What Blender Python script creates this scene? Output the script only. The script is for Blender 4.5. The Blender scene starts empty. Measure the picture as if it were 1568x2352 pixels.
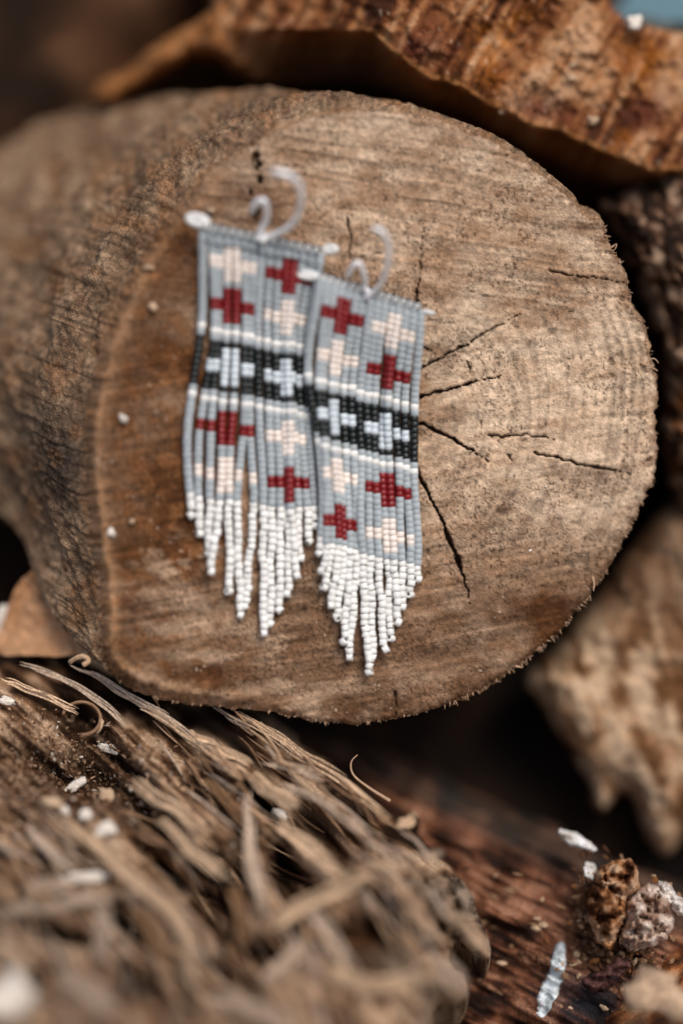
import bpy, math, random
import numpy as np
from mathutils import Vector, Matrix

random.seed(7)
rng = np.random.default_rng(11)
scene = bpy.context.scene
COL = scene.collection

# ---------------------------------------------------------------- frame of reference
# Modelling units are centimetres measured in an upright frame facing the cut log:
# x right, y up, z out of the wood pile.  DIST = distance of the lens from the log.
DIST = 32.0
PPC = 120.6
PITCH = math.radians(22)
U = 0.01
HGT = 0.34
AX = Vector((1, 0, 0)); AY = Vector((0, math.sin(PITCH), math.cos(PITCH))); AZ = Vector((0, -math.cos(PITCH), math.sin(PITCH)))
ROT = Matrix((AX, AY, AZ)).transposed()
RN = np.array([[AX[i], AY[i], AZ[i]] for i in range(3)])
ORG = np.array([0, 0, HGT])

def to_world(v):
    return (np.asarray(v, float) @ RN.T) * U + ORG

def P(px, py, z):
    px = np.asarray(px, float); py = np.asarray(py, float); z = np.asarray(z, float)
    k = (DIST - z) / DIST / PPC
    return np.stack(np.broadcast_arrays((px - 784) * k, (1176 - py) * k, z), axis=-1)

# ---------------------------------------------------------------- camera, sky, sun, exposure
cam_d = bpy.data.cameras.new('camera'); cam = bpy.data.objects.new('camera', cam_d); COL.objects.link(cam)
cam_d.sensor_fit = 'HORIZONTAL'; cam_d.sensor_width = 24.0
cam_d.lens = 24.0 * DIST / (1568 / PPC)
cam_d.clip_start = 0.01; cam_d.clip_end = 2000
cam.matrix_world = Matrix.Translation(Vector(to_world([0, 0, DIST]))) @ ROT.to_4x4()
cam_d.dof.use_dof = True; cam_d.dof.focus_distance = DIST * U; cam_d.dof.aperture_fstop = 2.05
scene.camera = cam

world = bpy.data.worlds.new('World'); scene.world = world; world.use_nodes = True
wn = world.node_tree.nodes; wl = world.node_tree.links
SUN_EL = math.radians(56); SUN_AZ = math.radians(152)      # azimuth measured from +Y clockwise
sky = wn.new('ShaderNodeTexSky'); sky.sky_type = 'NISHITA'; sky.sun_disc = False
sky.sun_elevation = SUN_EL; sky.sun_rotation = SUN_AZ
sky.air_density = 1.0; sky.dust_density = 3.0; sky.ozone_density = 0.6
wl.new(sky.outputs[0], wn['Background'].inputs[0]); wn['Background'].inputs[1].default_value = 0.105
sd = bpy.data.lights.new('sun', 'SUN'); sd.energy = 1.9; sd.angle = math.radians(28); sd.color = (1, 0.93, 0.84)
so = bpy.data.objects.new('sun', sd); COL.objects.link(so)
sdir = Vector((math.sin(SUN_AZ) * math.cos(SUN_EL), math.cos(SUN_AZ) * math.cos(SUN_EL), math.sin(SUN_EL)))
so.rotation_euler = sdir.to_track_quat('Z', 'Y').to_euler(); so.location = sdir * 3
scene.view_settings.view_transform = 'Standard'; scene.view_settings.look = 'None'
scene.view_settings.exposure = 0.28; scene.view_settings.gamma = 1.0

# ---------------------------------------------------------------- numpy noise
TAB = rng.random((256, 256))
def vnoise(x, y, seed=0):
    x = np.asarray(x, float) + seed * 17.31; y = np.asarray(y, float) + seed * 9.77
    xi = np.floor(x).astype(int); yi = np.floor(y).astype(int)
    fx = x - xi; fy = y - yi
    fx = fx * fx * fx * (fx * (fx * 6 - 15) + 10); fy = fy * fy * fy * (fy * (fy * 6 - 15) + 10)
    a = TAB[xi & 255, yi & 255]; b = TAB[(xi + 1) & 255, yi & 255]
    c = TAB[xi & 255, (yi + 1) & 255]; d = TAB[(xi + 1) & 255, (yi + 1) & 255]
    return (a * (1 - fx) + b * fx) * (1 - fy) + (c * (1 - fx) + d * fx) * fy
def fbm(x, y, o=4, seed=0, g=0.5):
    s = 0; a = 1; t = 0
    for i in range(o):
        ca, sa = math.cos(i * 1.1), math.sin(i * 1.1)
        s = s + a * vnoise((x * ca - y * sa) * 2 ** i, (x * sa + y * ca) * 2 ** i, seed + i * 3); t += a; a *= g
    return s / t
def sfbm(x, y, o=4, seed=0, g=0.5):          # keeps its axes: for grain
    s = 0; a = 1; t = 0
    for i in range(o):
        s = s + a * vnoise(x * 2 ** i, y * 2 ** i, seed + i * 3); t += a; a *= g
    return s / t
def sm(x, a, b):
    t = np.clip((x - a) / (b - a), 0, 1); return t * t * (3 - 2 * t)
def mixc(a, b, t):
    t = np.asarray(t)[..., None]; return np.asarray(a) * (1 - t) + np.asarray(b) * t

# ---------------------------------------------------------------- mesh and tagging helpers
def tag(o, label=None, cat=None, group=None, kind=None):
    if label: o['label'] = label
    if cat: o['category'] = cat
    if group: o['group'] = group
    if kind: o['kind'] = kind
    return o

def mesh_from(name, V, F, mats, cols=None, smooth=True, midx=None):
    me = bpy.data.meshes.new(name)
    V = np.asarray(V, float)
    F = np.asarray(F) if not isinstance(F, list) else F
    if isinstance(F, np.ndarray):
        nf, k = F.shape
        me.vertices.add(len(V)); me.vertices.foreach_set('co', V.ravel())
        me.loops.add(nf * k); me.loops.foreach_set('vertex_index', F.ravel().astype(np.int32))
        me.polygons.add(nf); me.polygons.foreach_set('loop_start', np.arange(0, nf * k, k, dtype=np.int32))
        me.update(calc_edges=True)
    else:
        me.from_pydata(V.tolist(), [], F); me.update()
    me.polygons.foreach_set('use_smooth', np.full(len(me.polygons), smooth))
    if cols is not None:
        at = me.color_attributes.new('Col', 'FLOAT_COLOR', 'POINT')
        c4 = np.ones((len(V), 4)); c4[:, :3] = np.clip(cols, 0, 1); at.data.foreach_set('color', c4.ravel())
    for m in (mats if isinstance(mats, (list, tuple)) else [mats]): me.materials.append(m)
    if midx is not None: me.polygons.foreach_set('material_index', np.asarray(midx, dtype=np.int32))
    me.update()
    return me

def build(name, V, F, mats, parent=None, cols=None, smooth=True, midx=None):
    """V in modelling cm; becomes one object with its origin at its own centre"""
    W = to_world(V); c = (W.min(0) + W.max(0)) / 2
    me = mesh_from(name, W - c, F, mats, cols, smooth, midx)
    o = bpy.data.objects.new(name, me); COL.objects.link(o)
    if parent is not None:
        o.parent = parent; o.location = Vector(c) - parent.matrix_world.translation
    else: o.location = c
    bpy.context.view_layer.update() if parent is None else None
    return o

def empty(name, loc_cm):
    o = bpy.data.objects.new(name, None); COL.objects.link(o); o.empty_display_size = 0.01
    o.location = to_world(loc_cm); bpy.context.view_layer.update(); return o

def poly_dist(px, py, poly):
    """signed distance (inside +) and nearest point on a closed polygon"""
    n = len(poly); best = np.full(px.shape, 1e18); bx = np.zeros(px.shape); by = np.zeros(px.shape)
    ins = np.zeros(px.shape, bool)
    for i in range(n):
        x0, y0 = poly[i]; x1, y1 = poly[(i + 1) % n]
        dx, dy = x1 - x0, y1 - y0; L = dx * dx + dy * dy + 1e-9
        t = np.clip(((px - x0) * dx + (py - y0) * dy) / L, 0, 1)
        qx = x0 + t * dx; qy = y0 + t * dy; d = (px - qx) ** 2 + (py - qy) ** 2
        m = d < best; best = np.where(m, d, best); bx = np.where(m, qx, bx); by = np.where(m, qy, by)
        c = ((y0 > py) != (y1 > py)) & (px < (x1 - x0) * (py - y0) / (y1 - y0 + 1e-12) + x0)
        ins ^= c
    return np.where(ins, 1, -1) * np.sqrt(best), bx, by

def line_dist(px, py, pts):
    best = np.full(px.shape, 1e18); tt = np.zeros(px.shape)
    n = len(pts) - 1
    for i in range(n):
        x0, y0 = pts[i]; x1, y1 = pts[i + 1]; dx, dy = x1 - x0, y1 - y0
        t = np.clip(((px - x0) * dx + (py - y0) * dy) / (dx * dx + dy * dy + 1e-9), 0, 1)
        d = np.hypot(px - x0 - t * dx, py - y0 - t * dy); m = d < best
        best = np.where(m, d, best); tt = np.where(m, (i + t) / n, tt)
    return best, tt

def densify(poly, step, amp=0, seed=0, sc=20., closed=True, amp2=0, sc2=6.):
    P0 = np.array(poly, float); n = len(P0); out = []
    rngn = n if closed else n - 1
    for i in range(rngn):
        a = P0[(i - 1) % n] if closed or i else P0[0]; b = P0[i]; c = P0[(i + 1) % n]; d = P0[(i + 2) % n] if closed or i + 2 < n else P0[-1]
        k = max(1, int(np.hypot(*(c - b)) / step))
        for j in range(k):
            t = j / k
            out.append(0.5 * ((2 * b) + (-a + c) * t + (2 * a - 5 * b + 4 * c - d) * t * t + (-a + 3 * b - 3 * c + d) * t ** 3))
    out = np.array(out)
    if amp:
        out[:, 0] += amp * 2 * (fbm(out[:, 0] / sc, out[:, 1] / sc, 3, seed) - .5) + amp2 * 2 * (vnoise(out[:, 0] / sc2, out[:, 1] / sc2, seed + 9) - .5)
        out[:, 1] += amp * 2 * (fbm(out[:, 0] / sc, out[:, 1] / sc, 3, seed + 5) - .5) + amp2 * 2 * (vnoise(out[:, 0] / sc2, out[:, 1] / sc2, seed + 7) - .5)
    return out

def grid_in(poly, step):
    x0, y0 = poly.min(0) - step; x1, y1 = poly.max(0) + step
    nx = int((x1 - x0) / step) + 1; ny = int((y1 - y0) / step) + 1
    gx, gy = np.meshgrid(x0 + np.arange(nx) * step, y0 + np.arange(ny) * step, indexing='ij')
    d, bx, by = poly_dist(gx, gy, poly)
    out = d < 0
    keep = d > -step
    gx = np.where(out, bx, gx); gy = np.where(out, by, gy); d = np.where(out, 0, d)
    idx = np.arange(nx * ny).reshape(nx, ny)
    f = keep[:-1, :-1] & keep[1:, :-1] & keep[1:, 1:] & keep[:-1, 1:]
    Q = np.stack([idx[:-1, :-1][f], idx[:-1, 1:][f], idx[1:, 1:][f], idx[1:, :-1][f]], 1)
    used = np.unique(Q); remap = np.zeros(nx * ny, int); remap[used] = np.arange(len(used))
    return gx.ravel()[used], gy.ravel()[used], d.ravel()[used], remap[Q]

def inflate(poly, step, plane, R, bulge, back, hfn, cfn, mats, name, parent=None, shift=(0.0, 0.0)):
    """a lump of wood with a front that follows an outline, rounds over at its rim and closes behind"""
    x, y, d, Q = grid_in(poly, step)
    prof = np.sqrt(np.clip(1 - (1 - np.clip(d / R, 0, 1)) ** 2, 0, 1))
    z0 = plane(x, y)
    z = z0 - bulge * (1 - prof) + hfn(x, y, d) * np.clip(d / 20, 0, 1)
    zb = z0 - bulge - back * prof
    cf = cfn(x, y, d)
    V = np.concatenate([P(x, y, z), P(x, y, zb) + np.stack([shift[0] * prof, shift[1] * prof, 0 * prof], -1)])
    F = np.concatenate([Q, Q[:, ::-1] + len(x)])
    return build(name, V, F, mats, parent, np.concatenate([cf, cf * .8]))

def frames(pts):
    pts = np.asarray(pts, float); T = np.gradient(pts, axis=0); T /= np.linalg.norm(T, axis=1)[:, None] + 1e-12
    N = []; n = np.cross(T[0], [0, 0, 1.0])
    if np.linalg.norm(n) < .1: n = np.cross(T[0], [0, 1.0, 0])
    for t in T:
        n = n - t * np.dot(n, t); n /= np.linalg.norm(n) + 1e-12; N.append(n.copy())
    N = np.array(N); return T, N, np.cross(T, N)

def crom(pts, m):
    pts = np.asarray(pts, float); n = len(pts)
    if n == 2: return pts[0] + (pts[1] - pts[0]) * np.linspace(0, 1, m)[:, None]
    u = np.linspace(0, n - 1, m); i = np.clip(np.floor(u).astype(int), 0, n - 2); t = (u - i)[:, None]
    a = pts[np.maximum(i - 1, 0)]; b = pts[i]; c = pts[i + 1]; d = pts[np.minimum(i + 2, n - 1)]
    return .5 * (2 * b + (c - a) * t + (2 * a - 5 * b + 4 * c - d) * t ** 2 + (-a + 3 * b - 3 * c + d) * t ** 3)

def sweep(pts, ra, rb, sides=8, lump=0.0, seed=0):
    """closed tube, half-widths ra (across) rb (thickness) per point"""
    pts = np.asarray(pts, float); T, N, B = frames(pts); m = len(pts)
    ra = np.broadcast_to(ra, (m,)); rb = np.broadcast_to(rb, (m,))
    a = np.arange(sides) / sides * 2 * math.pi
    V = []
    for i in range(m):
        k = 1 + lump * (.16 * (vnoise(np.full(sides, i * .33), np.cos(a) * 1.5 + 5, seed) - .5) * 2 + .9 * (vnoise(np.full(sides, i * .09), np.cos(a) * 4 + 9 + 3 * np.sin(a), seed + 2) - .5) * 2)
        V.append(pts[i] + N[i] * (np.cos(a) * k * ra[i])[:, None] + B[i] * (np.sin(a) * k * rb[i])[:, None])
    V = np.concatenate(V)
    F = [[i * sides + j, i * sides + (j + 1) % sides, (i + 1) * sides + (j + 1) % sides, (i + 1) * sides + j] for i in range(m - 1) for j in range(sides)]
    F.append(list(range(sides))[::-1]); F.append([(m - 1) * sides + j for j in range(sides)])
    return V, F

def join(parts):
    V = []; F = []; o = 0
    for v, f in parts:
        V.append(v); F += [[i + o for i in q] for q in f]; o += len(v)
    return np.concatenate(V), F

# ---------------------------------------------------------------- materials
def coords(nt, s=100.0):
    tc = nt.nodes.new('ShaderNodeTexCoord'); mp = nt.nodes.new('ShaderNodeMapping')
    mp.inputs['Scale'].default_value = (s, s, s); nt.links.new(tc.outputs['Object'], mp.inputs['Vector']); return mp.outputs[0]

def wood_mat(name, rough=0.8, scales=(6., 22.), contrast=.35, bump=.5, spec=.25, color=None, dots=0.0):
    spec = spec * .4
    m = bpy.data.materials.new(name); m.use_nodes = True; nt = m.node_tree; N = nt.nodes; L = nt.links
    b = N['Principled BSDF']; b.inputs['Roughness'].default_value = rough; b.inputs['Specular IOR Level'].default_value = spec
    co = coords(nt)
    if color is None:
        at = N.new('ShaderNodeAttribute'); at.attribute_name = 'Col'; base = at.outputs['Color']
    else:
        rg = N.new('ShaderNodeRGB'); rg.outputs[0].default_value = (*color, 1); base = rg.outputs[0]
    n1 = N.new('ShaderNodeTexNoise'); n1.inputs['Scale'].default_value = scales[0]; n1.inputs['Detail'].default_value = 6; n1.inputs['Roughness'].default_value = .65
    n2 = N.new('ShaderNodeTexNoise'); n2.inputs['Scale'].default_value = scales[1]; n2.inputs['Detail'].default_value = 3
    L.new(co, n1.inputs['Vector']); L.new(co, n2.inputs['Vector'])
    ad = N.new('ShaderNodeMath'); ad.operation = 'ADD'; L.new(n1.outputs[0], ad.inputs[0]); L.new(n2.outputs[0], ad.inputs[1])
    mr = N.new('ShaderNodeMapRange'); mr.inputs['From Min'].default_value = .65; mr.inputs['From Max'].default_value = 1.35
    mr.inputs['To Min'].default_value = 1 - contrast; mr.inputs['To Max'].default_value = 1 + contrast; mr.clamp = False
    L.new(ad.outputs[0], mr.inputs[0])
    mul = N.new('ShaderNodeVectorMath'); mul.operation = 'SCALE'; L.new(base, mul.inputs[0]); L.new(mr.outputs[0], mul.inputs['Scale'])
    hs = N.new('ShaderNodeHueSaturation'); hs.inputs['Saturation'].default_value = 1.12; hs.inputs['Hue'].default_value = .4945
    L.new(mul.outputs[0], hs.inputs['Color']); L.new(hs.outputs[0], b.inputs['Base Color'])
    bp = N.new('ShaderNodeBump'); bp.inputs['Strength'].default_value = bump; bp.inputs['Distance'].default_value = .0006
    L.new(ad.outputs[0], bp.inputs['Height']); L.new(bp.outputs[0], b.inputs['Normal'])
    return m

M_face = wood_mat('sawn_end_grain', .82, (9., 30.), .30, .5)
M_bark = wood_mat('weathered_bark', .78, (7., 28.), .55, .8)
M_wood = wood_mat('split_wood', .75, (5., 20.), .4, .7)
M_dark = wood_mat('dark_bark', .62, (5., 20.), .5, .8, .35)

def bead_mat(name, c, rough, edge=None, coat=0.0, spec=.5, sss=0.0):
    m = bpy.data.materials.new(name); m.use_nodes = True; nt = m.node_tree; N = nt.nodes; L = nt.links; b = N['Principled BSDF']
    b.inputs['Roughness'].default_value = rough; b.inputs['Specular IOR Level'].default_value = spec
    oi = N.new('ShaderNodeObjectInfo'); co = coords(nt, 100)
    nz = N.new('ShaderNodeTexNoise'); nz.inputs['Scale'].default_value = 5; L.new(co, nz.inputs['Vector'])
    ad = N.new('ShaderNodeMath'); ad.operation = 'ADD'; L.new(oi.outputs['Random'], ad.inputs[0]); L.new(nz.outputs[0], ad.inputs[1])
    mr = N.new('ShaderNodeMapRange'); mr.inputs['From Max'].default_value = 2; mr.inputs['To Min'].default_value = .86; mr.inputs['To Max'].default_value = 1.12
    L.new(ad.outputs[0], mr.inputs[0])
    rg = N.new('ShaderNodeRGB'); rg.outputs[0].default_value = (*c, 1); src = rg.outputs[0]
    if edge:
        lw = N.new('ShaderNodeLayerWeight'); lw.inputs[0].default_value = .35
        mx = N.new('ShaderNodeMix'); mx.data_type = 'RGBA'; mx.inputs['B'].default_value = (*edge, 1)
        L.new(src, mx.inputs['A']); L.new(lw.outputs['Facing'], mx.inputs['Factor']); src = mx.outputs['Result']  # bright edges of translucent glass mixed into the colour by facing angle
    v = N.new('ShaderNodeVectorMath'); v.operation = 'SCALE'; L.new(src, v.inputs[0]); L.new(mr.outputs[0], v.inputs['Scale'])
    L.new(v.outputs[0], b.inputs['Base Color'])
    if coat: b.inputs['Coat Weight'].default_value = coat
    return m
MB = {
 'g': bead_mat('grey_frosted_glass', (.37, .415, .44), .45, (.60, .63, .65)),
 'c': bead_mat('cream_glass', (.87, .77, .70), .34),
 'r': bead_mat('dark_red_glass', (.215, .008, .010), .36),
 'k': bead_mat('black_glass', (.009, .013, .013), .38),
 'b': bead_mat('pale_blue_glass', (.62, .69, .74), .28),
 'w': bead_mat('white_glass', (.84, .83, .80), .3, coat=.2),
}
M_metal = bpy.data.materials.new('silver_wire'); M_metal.use_nodes = True
_b = M_metal.node_tree.nodes['Principled BSDF']; _b.inputs['Base Color'].default_value = (.95, .95, .96, 1); _b.inputs['Metallic'].default_value = .25; _b.inputs['Roughness'].default_value = .25
M_thread = wood_mat('thread', .8, (10, 30), .2, .2, .2, (.035, .045, .055))

# ================================================================= MAIN LOG
FO = [(560,345),(610,312),(690,278),(780,258),(900,254),(1000,270),(1080,300),(1150,335),(1220,385),(1290,440),(1340,490),(1384,515),(1388,545),(1404,570),
      (1438,640),(1450,700),(1478,760),(1490,830),(1504,900),(1503,980),(1508,1050),(1495,1110),(1457,1190),(1420,1262),(1362,1352),(1300,1432),
      (1232,1495),(1180,1535),(1110,1580),(1020,1620),(930,1648),(820,1662),(720,1655),(620,1637),(520,1625),(420,1615),(320,1590),(250,1545),(226,1480),
      (228,1400),(222,1320),(208,1220),(195,1110),(193,1000),(207,900),(232,800),(266,705),(308,620),(365,530),(430,450),(495,385)]
FOD = densify(FO, 4, 5, 3, 26., True, 3.0, 7.)
def zf(x, y): return 0.0012 * (1050 - x) + 0.0005 * (1300 - y)
CRACKS = [  # points, half width px, depth cm
 ([(940,922),(964,915),(994,903),(1034,893),(1064,883),(1104,873),(1154,863)], 4.2, .30),
 ([(940,962),(964,973),(994,985),(1034,1005),(1064,1023),(1089,1038),(1124,1060)], 3.6, .30),
 ([(950,1070),(964,1098),(984,1133),(1009,1183),(1029,1233),(1049,1278),(1059,1313),(1072,1353),(1079,1390)], 5.2, .34),
 ([(950,850),(964,845),(999,830),(1039,805),(1079,790),(1104,770)], 3.2, .2),
 ([(1104,770),(1124,757),(1159,742),(1209,710)], 2.2, .1),
 ([(1124,998),(1154,1004),(1184,998),(1209,1000),(1254,1004),(1284,1013)], 2.8, .16),
 ([(1230,1040),(1284,1053),(1334,1065),(1399,1078),(1454,1090)], 3.4, .22),
 ([(1104,966),(1103,985),(1105,1003)], 2, .1),
 ([(954,712),(958,690),(957,665),(964,630)], 3.6, .2), ([(964,630),(969,560),(974,500)], 1.8, .06),
 ([(799,500),(804,545),(803,580),(807,618)], 2.8, .12), ([(969,797),(989,807)], 3.5, .2),
 ([(906,1587),(912,1620),(909,1658)], 2.6, .14), ([(1262,622),(1330,636),(1390,640),(1445,652)], 2.4, .10),
 ([(588,362),(594,380),(586,396)], 8, .20), ([(598,410),(593,428)], 6, .15), ([(588,476),(586,498),(592,508)], 7, .15), ([(575,440),(580,452)], 6, .1),
 ([(1073,830),(1078,845),(1074,860)], 3.5, .12), ([(930,1010),(900,1100),(905,1200)], 3, .2), ([(1170,1045),(1176,1060)], 3.5, .12),
]
def crack_amt(x, y):
    a = np.zeros(x.shape); dep = np.zeros(x.shape)
    wx = x + 5 * (fbm(x / 14, y / 14, 3, 21) - .5) * 2; wy = y + 5 * (fbm(x / 14, y / 14, 3, 31) - .5) * 2
    for i, (pts, w, dp) in enumerate(CRACKS):
        xs = [p[0] for p in pts]; ys = [p[1] for p in pts]
        m = (x > min(xs) - 30) & (x < max(xs) + 30) & (y > min(ys) - 30) & (y < max(ys) + 30)
        d, t = line_dist(wx[m], wy[m], pts)
        wd = w * (1.15 - .6 * t) * (0.35 + 1.1 * vnoise(t * 9 * len(pts) / 4, t * 0 + i, 3)) * np.clip((1.03 - t) * 3, .25, 1)
        k = 1 - sm(d, wd * .45, wd * 1.15)
        a[m] = np.maximum(a[m], k); dep[m] = np.maximum(dep[m], k * dp)
    return a, dep
def ringr(x, y):   # distance from the pith, wobbling a little: growth rings
    dx = x - 905; dy = (y - 985)
    r = np.hypot(dx, dy * 1.0); an = np.arctan2(dy, dx)
    return r * (1 + .05 * np.sin(2 * an + .6) + .03 * np.sin(3 * an)) + 14 * (fbm(x / 120, y / 120, 3, 4) - .5), an
def face_fields(x, y, d):
    r, an = ringr(x, y)
    right = sm(x, 900, 1150) * (1 - sm(y, 1150, 1330)) * sm(y, 640, 800)
    ringn = (sfbm(r / 11, an * 1.2, 2, 8) - .5) * 2
    saw1 = (sfbm((x * .16 - y) / 9 + 3 * fbm(x / 200, y / 200, 2, 2), x / 260, 3, 12) - .5) * 2.2      # saw lines, upper
    saw2 = (sfbm((x * -.16 - y * .9) / 10, (x - y * .2) / 170, 3, 14) - .5) * 2                        # lower
    up = 1 - sm(y, 620, 900)
    return r, an, right, ringn, saw1, saw2, up
def face_h(x, y, d):
    r, an, right, ringn, saw1, saw2, up = face_fields(x, y, d)
    ca, dep = crack_amt(x, y)
    rr = np.where(x < 700, 46 * (1 - sm(x, 450, 700)) + 14, 10 + 5 * vnoise(x / 30, y / 30, 2))
    q = np.clip(1 - d / rr, 0, 1)
    lip = -0.36 * (1 - sm(x, 350, 680)) * q ** 2.2 - 0.10 * q ** 2
    dish = 0.10 * (1 - sm(x, 190, 420)) * (1 - sm(d, 20, 130)) * sm(d, 0, 30)
    h = lip + .13 * np.exp(-((d - 24) / 14) ** 2) * (1 - sm(x, 420, 640)) + dish + .022 * ringn * right + .020 * saw1 * up + .022 * saw2 * (1 - up) + .05 * (fbm(x / 90, y / 90, 4, 6) - .5) + .03 * (fbm(x / 9, y / 9, 3, 16) - .5)
    h += .06 * (fbm(x / 5, y / 5, 2, 40) - .5) * (1 - sm(d, 5, 40)) * sm(x, 500, 900)
    return h - dep, ca
def face_col(x, y, d, ca):
    r, an, right, ringn, saw1, saw2, up = face_fields(x, y, d)
    big = fbm(x / 150, y / 150, 4, 50); med = fbm(x / 60, y / 28, 4, 51); fine = fbm(x / 6, y / 6, 3, 52)
    tan = np.array([.315, .212, .138]); pale = np.array([.57, .445, .325]); brown = np.array([.095, .046, .022]); dk = np.array([.05, .028, .016])
    c = mixc(tan, pale, np.clip(.3 + 1.5 * (med - .5) + .35 * right + .9 * (big - .5), 0, 1))
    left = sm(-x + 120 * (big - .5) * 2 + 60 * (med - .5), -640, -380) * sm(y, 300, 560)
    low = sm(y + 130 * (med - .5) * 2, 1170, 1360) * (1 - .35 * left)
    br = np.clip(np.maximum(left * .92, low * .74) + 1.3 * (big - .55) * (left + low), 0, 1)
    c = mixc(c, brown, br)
    c = mixc(c, np.array([.20, .102, .05]), np.clip(left * sm(fbm(x / 26, y / 30, 3, 70), .5, .72), 0, 1) * .8)
    # lighter worn patches low on the left, left lip painted pale as if catching light
    c = mixc(c, np.array([.40, .29, .20]), sm(fbm(x / 70, y / 34, 4, 71), .50, .66) * sm(y, 1180, 1300) * (1 - sm(x, 750, 950)) * .75)
    lip_light = np.exp(-((d - 20 - 16 * (med - .5)) / 24) ** 2) * np.clip(.5 + 1.6 * (fbm(x / 40, y / 40, 2, 88) - .3), .3, 1) * (1 - sm(x, 420, 660)); c = mixc(c, brown, (1 - sm(d, 60, 170)) * sm(d, 30, 60) * (1 - sm(x, 380, 520)) * .5)
    for (bx, by, rx, ry, a) in [(330,1410,90,38,.75),(545,430,90,70,.55),(600,480,70,60,.6),(1010,800,60,36,.45),(470,1560,120,26,.5),(1365,1080,120,38,.42),(1290,640,160,20,.2),
                                (1060,960,130,22,.2),(800,1580,260,30,.25),(1090,1400,110,60,.35),(650,1300,90,150,.25),(1330,500,70,40,.35),(1180,1180,150,60,.2),(980,1480,200,50,.3)]:
        e = ((x - bx) / rx) ** 2 + ((y - by) / ry) ** 2 + 1.2 * (med - .5)
        c = mixc(c, brown * np.array([.72, .72, .8]), np.clip(a * np.exp(-e * 1.3), 0, 1))
    rl = sm(np.abs(ringn), .0, .22); k = 1 + (.36 * ringn + .12 * (1 - rl)) * right + .32 * saw1 * np.clip(up + .2, 0, 1) * (1 - .7 * left) + .50 * saw2 * (1 - up) * (1 - .75 * right) + .8 * (fine - .5) + .55 * (fbm(x / 15, y / 13, 3, 53) - .5)
    c = mixc(c, np.array([.46, .285, .165]), lip_light * .55)
    rays = (vnoise(an * 40, r / 300, 60) - .5) * right; k = k + .3 * rays
    c = c * np.clip(k, .35, 1.6)[..., None]
    sp = sm(fbm(x / 4.6, y / 4.6, 2, 90), .64, .74) * sm(fbm(x / 70, y / 70, 2, 91), .38, .6)
    c = mixc(c, dk, sp * .75)
    sp2 = sm(vnoise(x / 9, y / 9, 93), .90, .96) * sm(fbm(x / 60, y / 60, 2, 94), .42, .6)
    c = mixc(c, dk * .6, sp2 * .8)
    sp3 = sm(vnoise(x / 5, y / 5, 96), .93, .98) * sm(vnoise(x / 50, y / 50, 97), .4, .7)
    c = mixc(c, np.array([.62, .52, .42]), sp3 * .7)
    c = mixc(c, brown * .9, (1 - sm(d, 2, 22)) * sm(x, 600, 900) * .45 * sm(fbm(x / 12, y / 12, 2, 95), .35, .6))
    return mixc(c, dk * .7, ca * .8)

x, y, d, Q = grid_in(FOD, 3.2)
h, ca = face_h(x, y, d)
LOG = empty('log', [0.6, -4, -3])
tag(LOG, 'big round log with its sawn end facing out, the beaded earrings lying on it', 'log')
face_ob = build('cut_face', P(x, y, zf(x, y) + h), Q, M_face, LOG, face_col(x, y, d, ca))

# bark: rings behind the outline, swinging away to the left
NR = 130
base = FOD[::1]; nb = len(base)
c0 = np.array([850, 960.])
ctl = [ # centre x, y, scale x, y above, depth offset, scale y below
 (850, 960, 1.0, 1.0, -.10, 1.0), (826, 945, 1.022, 1.006, -.35, .98), (786, 925, 1.040, .998, -.85, .92), (735, 903, 1.035, .972, -1.6, .84), (640, 872, 1.0, .935, -2.7, .57),
 (470, 850, .95, .885, -4.6, .48), (200, 838, .90, .82, -7.5, .52), (-250, 842, .86, .76, -12, .5), (-800, 850, .82, .72, -18, .5)]
cc = crom(ctl, NR)
cd = base - c0
rad = cd / np.linalg.norm(cd, axis=1)[:, None]
arc = np.cumsum(np.r_[0, np.hypot(*(np.diff(base, axis=0).T))])
V = []; C = []; wl_ = arc[-1]
sarc = 0
an = np.arctan2(cd[:, 1], cd[:, 0])
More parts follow.
